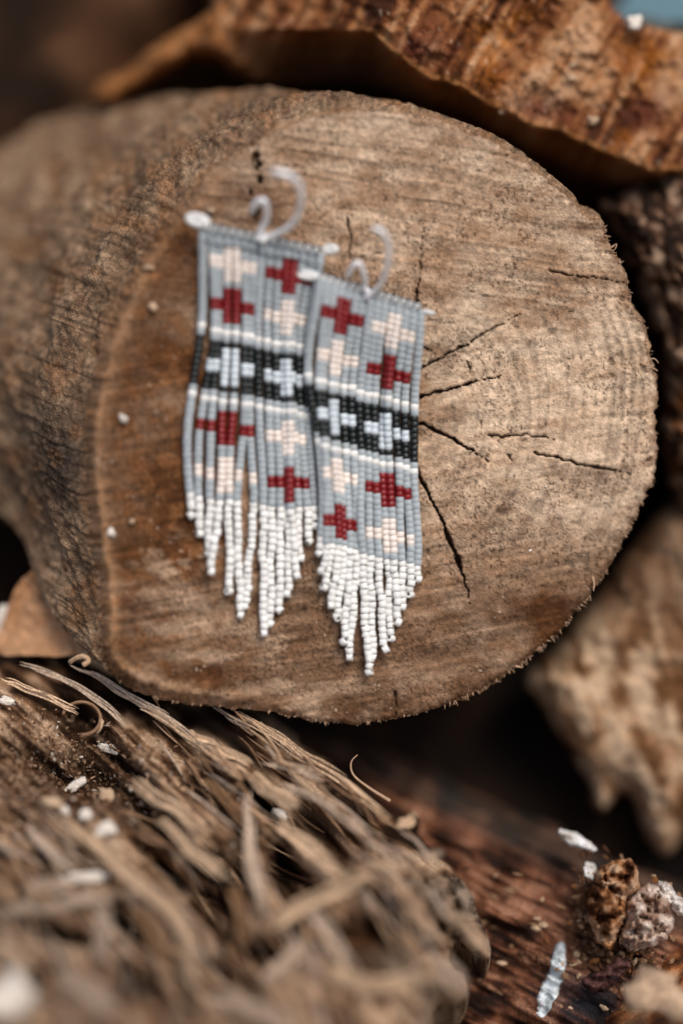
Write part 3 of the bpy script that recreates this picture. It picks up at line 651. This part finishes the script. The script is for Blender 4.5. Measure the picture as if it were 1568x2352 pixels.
# --- upper log, orange brown
JO = [(500,-180),(486,0),(466,34),(420,64),(356,104),(290,160),(236,178),(214,208),(222,232),(258,236),(322,196),(400,148),(480,122),(560,176),(640,206),(740,205),(820,196),(880,206),(960,236),(1060,275),(1160,320),(1260,375),(1400,430),(1500,420),(1560,404),(1660,380),(1900,340),(1900,120),(1568,74),(1500,64),(1434,40),(1404,0),(1380,-180)]
EDGE = [(480,60),(640,64),(760,66),(859,75),(894,115),(949,155),(999,185),(1059,195),(1109,235),(1164,260),(1219,285),(1284,295),(1334,325),(1409,355),(1499,396),(1700,392)]
ex = np.array([p[0] for p in EDGE]); ey = np.array([p[1] for p in EDGE])
def edge_y(x): return np.interp(x, ex, ey) + 12 * (fbm(x / 40, x * 0 + 2, 3, 160) - .5)
def zj(x, y):
    z = -.7 - .0016 * np.clip(x - 950, 0, 2000) - .0052 * np.clip(900 - x, 0, 800)
    und = np.clip(y - edge_y(x), 0, 400) * sm(x, 480, 760)
    return z - und * .022 - .25 * sm(und, 0, 10)
def h_j(x, y, d): return (.5 * (fbm(x / 90, y / 90, 4, 161) - .5) + .28 * (fbm(x / 20, y / 22, 3, 162) - .5) + grain_h(-1.05, 200, 18, .12, 165)(x, y)) * np.where(y > edge_y(x), .6, 1)
pj = palette([(.05,.022,.012),(.13,.054,.026),(.24,.112,.055),(.36,.20,.105),(.48,.31,.19)], -1.05, 320, 20, 163, 1.0, 95.)
def c_j(x, y, d):
    c = pj(x, y)
    c = mixc(c, np.array([.42, .17, .045]), np.clip((gauss(x, y, 1150, 90, 60, 110, .3) + gauss(x, y, 1500, 140, 80, 90) * .8 + gauss(x, y, 1440, 320, 30, 40) * .8) * .45 * sm(fbm(x / 30, y / 30, 3, 14), .36, .6), 0, 1))
    c = mixc(c, np.array([.10, .035, .028]), np.clip((gauss(x, y, 970, 110, 60, 40) + gauss(x, y, 1230, 250, 90, 40) + gauss(x, y, 1490, 260, 40, 60, .8)) * .7, 0, 1))
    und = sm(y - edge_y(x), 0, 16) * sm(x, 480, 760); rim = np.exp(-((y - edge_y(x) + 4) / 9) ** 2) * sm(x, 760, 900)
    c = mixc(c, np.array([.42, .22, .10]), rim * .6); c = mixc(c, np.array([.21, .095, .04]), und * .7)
    c = mixc(c, np.array([.10, .055, .03]), (1 - sm(x, 820, 960)) * sm(y, 70, 110) * sm(x, 480, 560) * .7)  # underside darkened in the colour, shade painted in
    c = mixc(c, np.array([.34, .17, .075]), (1 - sm(x, 400, 620)) * .75)
    sp = sm(vnoise(x / 9, y / 9, 93), .90, .97); return mixc(c, np.array([.60, .48, .37]), sp * .4 * (1 - und))
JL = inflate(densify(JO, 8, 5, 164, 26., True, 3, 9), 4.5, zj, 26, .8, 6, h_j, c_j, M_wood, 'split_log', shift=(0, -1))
tag(JL, 'orange brown split log lying across the top right, above the round log', 'log')
for i, (a, b, w, lb) in enumerate([(1315,146,16,'upper of two round pale specks on the orange brown split log'),(1313,178,15,'lower of two round pale specks on the orange brown split log'),(1362,275,24,'pale crumb low on the orange brown split log, nearest its right half'),
                             (1152,256,12,'tiny tan crumb on the lower edge of the orange brown split log'),(1450,52,36,'blurred white highlight, added as a lump, on the top right shoulder of the orange brown split log')]):
    chip('wood_crumb', a, b, w, w * .9, 0, float(zj(np.array([a * 1.]), np.array([b * 1.]))[0]) + .06, M_chip if a == 1450 else M_chipt, lb, 'wood crumb', 'pale crumbs on the split log', .5, i + 50)  # the white lump on the shoulder is a highlight given shape
# --- far upper-left log, very dark
def cyl_log(name, c, axis, r, L, cols, seed, label, mat=M_dark, endcol=(.02,.012,.008)):
    a = Vector(axis).normalized(); u = a.orthogonal().normalized(); w = a.cross(u); nT, nL = 72, 40
    V = []; C = []; pal = palette(cols, 0, 60, 12, seed, 1.3, 30.)
    T = np.arange(nT) / nT * 2 * math.pi
    for i in range(nL):
        s = (i / (nL - 1) - .5) * L
        rr = r * (1 + .12 * (fbm(np.cos(T) * 2 + s / 9, np.sin(T) * 2, 3, seed) - .5) + .10 * (fbm(np.cos(T) * 8 + 9, np.sin(T) * 8 + s / 12, 3, seed + 3) - .5))
        if i in (0, nL - 1): rr = rr * .96
        pts = np.array(c) + np.outer(np.full(nT, s), a) + np.outer(rr * np.cos(T), u) + np.outer(rr * np.sin(T), w)
        V.append(pts); C.append(pal(np.full(nT, s * 30), T / 6.28 * 400))
    V = np.concatenate(V + [np.array([np.array(c) - np.array(a) * L / 2, np.array(c) + np.array(a) * L / 2])]); C = np.concatenate(C + [np.array([endcol, endcol])])
    F = [[i * nT + j, i * nT + (j + 1) % nT, (i + 1) * nT + (j + 1) % nT, (i + 1) * nT + j] for i in range(nL - 1) for j in range(nT)]
    F += [[nL * nT, (j + 1) % nT, j] for j in range(nT)] + [[nL * nT + 1, (nL - 1) * nT + j, (nL - 1) * nT + (j + 1) % nT] for j in range(nT)]
    o = build(name, V, F, mat, None, C); tag(o, label, 'log'); return o
DK = [(.02,.011,.006),(.05,.026,.014),(.09,.048,.025),(.14,.078,.042)]
GAP_SHADE = [(.006,.0035,.0025),(.015,.008,.005),(.03,.016,.009)]  # shade of the gaps painted into near-black wood, for the added filler logs
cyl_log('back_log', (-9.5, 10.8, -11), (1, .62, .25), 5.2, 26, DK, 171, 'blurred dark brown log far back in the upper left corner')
cyl_log('back_log', (4.0, -1.5, -12.5), (.35, .1, 1), 6.0, 9, GAP_SHADE, 173, 'log end added to keep the gap below the round log black')
cyl_log('back_log', (13.0, -1.0, -11.5), (.1, -.3, 1), 5.6, 12, GAP_SHADE, 175, 'log added to keep the gap between the broken log and the rough log black')
cyl_log('back_log', (2.0, -12.5, -8.5), (1, -.35, .1), 5.0, 34, GAP_SHADE, 177, 'added log under the reddish log at the bottom of the pile, coloured dark for shade')
cyl_log('back_log', (9.5, 5.0, -10.5), (1, -.25, .15), 4.6, 22, GAP_SHADE, 179, 'log added to fill the gap under the orange brown split log with dark shade')
cyl_log('back_log', (-12.6, -3.0, -10.5), (.2, .2, 1), 5.6, 10, GAP_SHADE, 181, 'log added to keep the hollow left of the round log in shade')
cyl_log('back_log', (-7, 4.6, -13.0), (1, .1, .2), 4.4, 20, GAP_SHADE, 183, 'log added to keep the hollow at the upper left above the round log black')

cyl_log('back_log', (9.5, -8.6, -9.5), (1, -.3, .1), 4.6, 24, GAP_SHADE, 187, 'log added to darken the gap between the reddish log and the broken log')
# mossy scrap on the top right shoulder
o = crust('mossy_scrap', [(1446,44),(1480,36),(1520,52),(1560,48),(1640,52),(1800,80),(1800,160),(1560,110),(1500,84),(1452,64)], lambda x, y: -4.0 + 0 * x, 20, .8, .4, 30., [(.02,.02,.014),(.06,.055,.04),(.14,.12,.09)], 191, None, back=2)
tag(o, 'dark mossy scrap of bark against the open air in the top right corner', 'bark')

# dry leaf, lower left
LO = densify([(36,1350),(62,1322),(92,1305),(140,1330),(190,1380),(215,1440),(205,1486),(168,1506),(110,1508),(60,1506),(14,1506),(-10,1488),(2,1440),(16,1400)], 6, 2, 201, 20., True, 1, 8)
x, y, d, Q = grid_in(LO, 5)
zl = -1.5 + .5 * (fbm(x / 50, y / 50, 3, 205) - .5) + .35 * np.sin((x + y) / 60) * .4 + .003 * (x - 100) + .3 * (1 - sm(d, 0, 30)) * .3
veins = [([(60,1330),(110,1390),(150,1440),(172,1500)], 2.5)]
vd, _ = line_dist(x, y, veins[0][0])
cl = mixc(np.array([.38, .22, .12]), np.array([.52, .335, .205]), fbm(x / 30, y / 30, 3, 203)); cl = mixc(cl, np.array([.22, .10, .05]), (1 - sm(vd, 1, 4)) * .6)
leaf_root = build('dry_leaf', np.concatenate([P(x, y, zl), P(x, y, zl - .03)]), np.concatenate([Q, Q[:, ::-1] + len(x)]), wood_mat('dry_leaf', .6, (3, 14), .2, .3, .35), None, np.concatenate([cl, cl]))
tag(leaf_root, 'dry orange tan leaf wedged below the left side of the round log', 'leaf')
v, f = sweep(crom([P(60,1330,-1.40), P(110,1390,-1.36), P(150,1440,-1.3), P(172,1500,-1.2)], 14), np.linspace(.02, .04, 14), np.linspace(.02, .04, 14), 6)
build('midrib', v, f, M_splb, leaf_root)
chip('wood_chip', 8, 1432, 46, 62, .3, -2.2, M_chip, 'blurred white chip at the left edge beside the dry leaf', 'wood chip', None, .5, 61)
v, f = sweep(crom([P(160,1522,.1), P(175,1512,.25), P(192,1508,.3), P(204,1518,.3), P(190,1528,.3)], 14), .05, .03, 7, .3, 2)
o = build('bark_curl', v, f, M_splt); tag(o, 'small pale curl of bark where the dry leaf meets the frayed log', 'bark curl')
# crumbs on the end grain
for i, (a, b, w, h, lb) in enumerate([(283,962,25,24,'bright white crumb left of the sawn face, level with the black bands'),(254,1224,26,22,'white crumb low on the left of the sawn face, biggest of the close cluster'),
      (303,1198,17,15,'small pale crumb, upper right of the cluster low left on the sawn face'),(340,612,28,11,'flat pale flake left of the earring on the sawn face'),(349,703,24,20,'dull pale crumb at the left of the sawn face below the flat flake'),
      (484,483,22,16,'pale crumb just above the upper left end of the taller earring'),(1253,1118,7,6,'tiny white grain right of the long crack on the sawn face'),(1217,1264,7,6,'tiny white grain right of the lower end of the long crack'),(1174,1092,6,5,'tiny white grain between the cracks on the sawn face')]):
    chip('crumb', a, b, w * .8, h * .8, .3, float(zf(a, b)) + .08 + .02, M_chip if i in (0, 1, 6, 7, 8) else M_chipt, lb, 'crumb', 'white crumbs on the sawn face', .5, i + 20)

# ================================================================= EARRINGS
BR = .0775
def bead_verts(hole=True, n=12):
    prof = [(.42, .5), (.92, .5), (1, .43), (1, -.43), (.92, -.5), (.42, -.5)] if hole else [(.80, .5), (1, .38), (1, -.38), (.80, -.5)]
    V = []; F = []; a = np.arange(n) / n * 2 * math.pi
    for r, z in prof: V += [(r * math.cos(t), r * math.sin(t), z) for t in a]
    m = len(prof)
    for i in range(m - 1 + (1 if hole else 0)):
        k = (i + 1) % m
        F += [[i * n + j, k * n + j, k * n + (j + 1) % n, i * n + (j + 1) % n] for j in range(n)]
    if not hole: F += [list(range(n)), [(m - 1) * n + j for j in range(n)][::-1]]
    return np.array(V), F
GV = np.array([(r * math.cos(t), r * math.sin(t), z) for r, z in [(.95, .5), (1, .46), (1, -.46), (.95, -.5)] for t in np.arange(12) / 12 * 2 * math.pi])
BV, BF = bead_verts(False, 12); HV, HF = bead_verts(True, 14)
def local_mesh(name, V, F, mat):
    me = mesh_from(name, V, F, mat); return me
def bmesh_for(c, hole): 
    V, F = (HV, HF) if hole else (GV if c in 'rcbw' else BV, BF)
    return mesh_from('bead', V * np.array([BR, BR, 1.0]) * U, F, [MB[c], M_thread], midx=[1 if (hole and i >= len(F) - 14) else 0 for i in range(len(F))])
BM = {}
def bead_mesh(c, hole=False):
    if (c, hole) not in BM: BM[(c, hole)] = bmesh_for(c, hole)
    return BM[(c, hole)]
def cross_at(rows, r0):   # returns offset 0..5 inside a motif
    return rows - r0
def pattern(c, r, first):
    """colour of the bead in column c, row r; first: motif order of the left half ('cr' or 'rc')"""
    if r == 16 or r == 27: return 'w'
    if r >= 44: return 'w'
    if 18 <= r <= 25:
        q = r - 19
        if c in (3, 4, 10, 11) and 0 <= q <= 5: return 'b'
        if c in (1, 2, 5, 6, 8, 9, 12, 13) and q in (2, 3): return 'b'
        return 'k'
    half = 0 if c < 7 else 1
    if c in (0, 7, 14): return 'g'
    up = first if half == 0 else first[::-1]; lo = up[::-1]
    for r0, col in ((2, up[0]), (9, up[1]), (29, lo[0]), (37, lo[1])):
        q = r - r0
        if c in (3, 4, 10, 11) and 0 <= q <= 5: return col
        if c in (1, 2, 5, 6, 8, 9, 12, 13) and q in (2, 3): return col
    return 'g'
def cv(ox, oy, s):
    return lambda p: ((ox + p[0] / s) * .6272, (oy + p[1] / s) * .6272)
c1 = cv(640, 600, 2.529); c2 = cv(1040, 880, 2.613); c3 = cv(640, 1150, 2.613); c4 = cv(1040, 1350, 2.613); c5 = cv(650, 1750, 2.613); c6 = cv(1050, 1900, 2.613)
NFR = [3, 5, 8, 10, 13, 15, 18, 20, 18, 15, 13, 10, 8, 6, 3]
LEFT = dict(first='cr',
  T=[(466 + 19.3 * c, 530 + 4.1 * c) for c in range(15)],
  W1=[c3(p) for p in [(255,105),(380,160),(412,163),(495,180),(588,185),(676,205),(732,212),(795,240),(882,258),(968,285),(1043,287),(1080,287),(1117,287),(1195,310),(1250,325)]],
  W2=[c3(p) for p in [(170,760),(285,805),(370,812),(460,838),(560,845),(672,862),(712,862),(808,885),(900,908),(977,920),(1050,935),(1100,930),(1135,930),(1205,960),(1270,975)]],
  F=[c5(p) for p in [(120,172),(205,205),(310,232),(400,245),(488,238),(575,250),(725,258),(820,288),(902,298),(985,302),(1060,335),(1088,330),(1155,305),(1240,298),(1315,298)]],
  E=[c5(p) for p in [(128,355),(215,530),(305,720),(318,895),(505,1080),(600,1310),(650,1225),(822,1480),(885,1390),(972,1260),(1058,1105),(1140,930),(1170,765),(1265,605),(1320,455)]],
  lift=.06, mid={0: -7, 1: -5, 2: -3})
RIGHT = dict(first='rc',
  T=[c2((345 + 69 * c, 392 + 21.3 * c)) for c in range(15)],
  W1=[c2(p) for p in [(230,1290),(335,1345),(378,1350),(462,1380),(490,1382),(572,1403),(650,1408),(730,1455),(800,1475),(866,1483),(960,1508),(992,1512),(1070,1545),(1155,1565),(1250,1592)]],
  W2=[c4(p) for p in [(335,690),(385,738),(412,742),(484,772),(508,780),(586,795),(666,812),(735,858),(808,872),(872,888),(936,912),(1006,914),(1096,926),(1166,948),(1240,982)]],
  F=[c6(p) for p in [(328,195),(375,265),(425,262),(490,270),(552,285),(600,315),(664,318),(718,358),(794,378),(880,395),(965,412),(1028,418),(1095,428),(1180,450),(1248,472)]],
  E=[c6(p) for p in [(305,325),(342,495),(358,650),(425,825),(472,935),(548,1170),(600,1320),(790,1462),(826,1322),(925,1245),(990,1140),(1065,985),(1105,838),(1185,722),(1252,572)]],
  lift=.10, mid={14: 4, 13: 2})

def make_earring(D, name, label, ends, hooks, sgn):
    T, W1, W2, Fp, E = (np.array(D[k]) for k in ('T', 'W1', 'W2', 'F', 'E'))
    root = empty(name, P(T[7][0], T[7][1], float(zf(*T[7])) + .3).tolist())
    tag(root, label, 'earring', 'beaded fringe earrings on the log')
    rl = root.matrix_world.translation.copy()
    keyrow = lambda c: np.array([0, 16, 27, 44, 44 + NFR[c] - 1], float)
    def path(c, r):
        kr = keyrow(c); K = np.stack([T[c], W1[c], W2[c], Fp[c], E[c]])
        # monotone-ish cubic through the keys, column by column
        sl = np.diff(K, axis=0) / np.diff(kr)[:, None]
        m = np.zeros_like(K); m[0] = sl[0]; m[-1] = sl[-1]; m[1:-1] = (sl[:-1] + sl[1:]) / 2
        i = int(np.clip(np.searchsorted(kr, r, 'right') - 1, 0, 3)); h = kr[i + 1] - kr[i]; t = (r - kr[i]) / h
        q = (2 * t**3 - 3 * t**2 + 1) * K[i] + (t**3 - 2 * t**2 + t) * h * m[i] + (-2 * t**3 + 3 * t**2) * K[i + 1] + (t**3 - t**2) * h * m[i + 1]
        if 27 < r < 44: q = q + np.array([D['mid'].get(c, 0) * math.sin((r - 27) / 17 * math.pi), 0])
        return q
    cores = []; st_parts = []; st_mi = []; order = 'gcrkbw'
    total = 0; loose_z = [random.uniform(-.02, .03) for _ in range(15)]
    for c in range(15):
        n = 44 + NFR[c]
        ph = random.uniform(0, 6); amp = random.uniform(.4, 1.3)
        zprev = None
        pts = []
        for r in range(n):
            q = path(c, r).copy()
            loose = np.clip((r - 2) / 4, 0, 1)
            fr = np.clip((r - 40) / 6, 0, 1)
            q[0] += loose * amp * math.sin(r * .33 + ph) + fr * (1.6 * math.sin(r * .8 + ph * 2) + random.uniform(-1.6, 1.6)) + random.uniform(-.3, .3)
            sp = 18.
            if c > 0: sp = min(sp, q[0] - path(c - 1, min(r, 43 + NFR[c - 1]))[0])
            if c < 14: sp = min(sp, path(c + 1, min(r, 43 + NFR[c + 1]))[0] - q[0])
            z = float(zf(*q)) + BR + D['lift'] + loose_z[c]
            if c % 2: z += .11 * np.clip((17.5 - sp) / 9, 0, 1.1)
            z += .30 * (1 - sm(r, 0, 16)) * (1 if sgn < 0 else 1.1)
            if sgn > 0: z += .17 * (1 - sm(q[0], 735, 800)) * (1 - sm(q[1], 1190, 1300) * .5)
            pts.append(P(q[0], q[1], z))
        pts = np.array(pts)
        tg = np.gradient(pts, axis=0)
        cores.append(sweep(pts, .022, .022, 5))
        for r in range(n):
            col = pattern(c, r, D['first'])
            tip = r == n - 1
            L = np.linalg.norm(tg[r]) * (.985 if r < 44 else .945)
            if tip: L = .12
            t = Vector(tg[r]).normalized()
            j = .13 if r >= 44 else .045
            t = (t + Vector((random.gauss(0, j), random.gauss(0, j * .5), random.gauss(0, j)))).normalized()
            pos = pts[r].copy()
            if tip:
                a = random.uniform(-.9, 1.1); t = Vector((math.cos(a) * random.choice([-1, 1]), random.uniform(-.9, .6), math.sin(a) * .8)).normalized(); pos = pts[r] + np.array([random.uniform(-.02, .02), -.005, 0])
            zq = t.to_track_quat('Z', 'Y').to_matrix()
            k = random.uniform(.95, 1.05) * (.98 if r >= 44 else 1.07 if col == 'w' else .99)
            indiv = (r >= 44) or col in 'rcb'
            if indiv:
                o = bpy.data.objects.new('bead', bead_mesh(col, tip)); COL.objects.link(o)
                R4 = (ROT @ zq @ Matrix.Rotation(random.uniform(0, .5), 3, 'Z')).to_4x4()
                w = Vector(to_world(pos)) - rl
                o.parent = root
                o.matrix_basis = Matrix.Translation(w) @ R4 @ Matrix.Diagonal((k, k, L, 1)); total += 1
            else:
                Z = np.array(zq); Vv = ((GV if col in 'gw' else BV) * np.array([BR * k, BR * k, L * (1.04 if col == 'g' else 1)])) @ Z.T + pos
                st_parts.append((Vv, BF)); st_mi += [order.index(col)] * len(BF)
    v, f = join(st_parts)
    o = build('beadwork', v, f, [MB[q] for q in order], root, midx=st_mi); tag(o, kind='stuff')
    # rim row: little rings seen end on
    for c in range(14):
        if c == 7 and sgn < 0: continue
        q = (T[c] * .5 + T[c + 1] * .5) + np.array([0, -12.5]); z = float(zf(*q)) + .60
        a = np.linspace(0, 2 * math.pi, 13)[:-1]; ph = np.linspace(0, 2 * math.pi, 7)[:-1]; V = []
        for A in a:
            for B in ph:
                rr = .040 + .018 * math.cos(B); V.append(P(q[0], q[1], z) + np.array([rr * math.cos(A), rr * math.sin(A) * .9, .05 * math.sin(B)]))
        F = [[i * 6 + jn, i * 6 + (jn + 1) % 6, ((i + 1) % 12) * 6 + (jn + 1) % 6, ((i + 1) % 12) * 6 + jn] for i in range(12) for jn in range(6)]
        build('rim_ring', np.array(V), F, MB['w'], root)
    # threads: top core and the woven line under the second row
    tp = crom([P(q[0], q[1] - 12, float(zf(*q)) + .44) for q in T], 40); v1 = sweep(tp, .082, .05, 8)
    tp2 = crom([P(q[0], q[1] + 22 + 3 * math.sin(i), float(zf(*q)) + .52) for i, q in enumerate(T)], 60); v2 = sweep(tp2, .013, .013, 5)
    v, f = join([v1, v2] + cores); build('thread', v, f, M_thread, root)
    for (cx, cy, w, h, th, tr) in ends:      # looped turn beads at the two top corners
        a = np.linspace(0, 2 * math.pi, 25)[:-1]; L = []
        for A in a:
            X = math.cos(A) * (w / 2 - tr); Y = math.sin(A) * (h / 2 - tr)
            L.append(P(cx + X * math.cos(th) - Y * math.sin(th), cy + X * math.sin(th) + Y * math.cos(th), float(zf(cx, cy)) + .50 + .06 * math.cos(A)))
        L = np.array(L); Tn = np.roll(L, -1, 0) - np.roll(L, 1, 0); Tn /= np.linalg.norm(Tn, axis=1)[:, None]; V = []
        for p_, t_ in zip(L, Tn):
            n_ = np.cross(t_, [0, 0, 1.]); n_ /= np.linalg.norm(n_)
            for B in np.arange(8) / 8 * 2 * math.pi: V.append(p_ + n_ * math.cos(B) * tr / PPC + np.array([0, 0, 1.]) * math.sin(B) * tr / PPC * 1.1)
        F = [[i * 8 + jn, i * 8 + (jn + 1) % 8, ((i + 1) % 24) * 8 + (jn + 1) % 8, ((i + 1) % 24) * 8 + jn] for i in range(24) for jn in range(8)]
        build('end_loop', np.array(V), F, MB['w'], root)
    for i, (pts, r) in enumerate(hooks):
        pp = crom([P(a, b, float(zf(a, b)) + z) for a, b, z in pts], 44)
        rr = np.full(44, r); rr[0] *= .7; rr[-1] *= .7
        v, f = sweep(pp, rr, rr, 10)
        build(['ear_hook', 'hook_loop'][min(i, 1)], v, f, M_metal, root)
    print(name, 'individual beads', total, 'joined', len(st_parts))
    return root

make_earring(LEFT, 'beaded_earring', 'upper left beaded earring, cream cross in its top left corner, partly covered by the other', 
  [(454,506,60,35,.28,8.6), (758,572,40,25,.0,6.6)],
  [([(577,488,.75),(584,472,.9),(598,459,1.0),(610,466,1.0),(613,488,.9),(611,505,.8),(601,524,.7),(596,538,.6),(604,547,.55),(622,541,.6),(650,530,.8),(675,508,1.0),(689,478,1.2),(692,448,1.4),(687,424,1.5),(672,408,1.6),(650,398,1.65),(622,392,1.55)], .060),
   ([(590,536,.62),(597,526,.68),(604,536,.70),(600,552,.68),(592,545,.62),(600,538,.60),(608,552,.66),(602,560,.6)], .034)], -1)
make_earring(RIGHT, 'beaded_earring', 'lower right beaded earring, red cross in its top left corner, lying over the other one',
  [(706,632,54,24,.14,6.5), (984,717,30,12,.25,4.5)],
  [([(798,634,.7),(806,618,.85),(817,605,.95),(826,606,.95),(833,620,.9),(838,640,.8),(838,655,.65),(841,672,.6),(850,676,.6),(868,660,.8),(882,635,1.0),(890,605,1.2),(893,575,1.35),(888,548,1.5),(874,530,1.6),(855,522,1.5)], .052),
   ([(836,672,.62),(842,665,.68),(847,674,.70),(844,684,.66),(838,680,.62)], .030)], 1)

# ================================================================= GROUND
gv = []; gf = []
bpy.context.view_layer.update()
gs = [-300, -60, -12, -3, -1, -.5, -.2, 0, .2, .5, 1, 3, 12, 60, 300]
GX, GY = np.meshgrid(gs, gs, indexing='ij'); n = len(gs)
me = mesh_from('ground', np.stack([GX.ravel(), GY.ravel(), np.zeros(n * n)], -1), np.array([[i * n + j, (i + 1) * n + j, (i + 1) * n + j + 1, i * n + j + 1] for i in range(n - 1) for j in range(n - 1)]), wood_mat('soil', .9, (.05, .4), .4, .6, .2, (.10, .075, .05)))
o = bpy.data.objects.new('ground', me); COL.objects.link(o); tag(o, 'bare brown soil under the wood pile', kind='structure')

wm = bpy.data.materials.new('teal_sheet'); wm.use_nodes = True; wb = wm.node_tree.nodes['Principled BSDF']; wb.inputs['Base Color'].default_value = (.10, .19, .20, 1); wb.inputs['Roughness'].default_value = .35; wb.inputs['Specular IOR Level'].default_value = .3
me = mesh_from('backdrop_sheet', [(-200, 2.4, .02), (200, 2.4, .02), (200, 290, .02), (-200, 290, .02)], [[0, 1, 2, 3]], wm)  # added teal sheet gives the open corner behind the pile its colour
o = bpy.data.objects.new('backdrop_sheet', me); COL.objects.link(o); tag(o, 'pale teal sheet added far behind the wood pile', kind='structure')
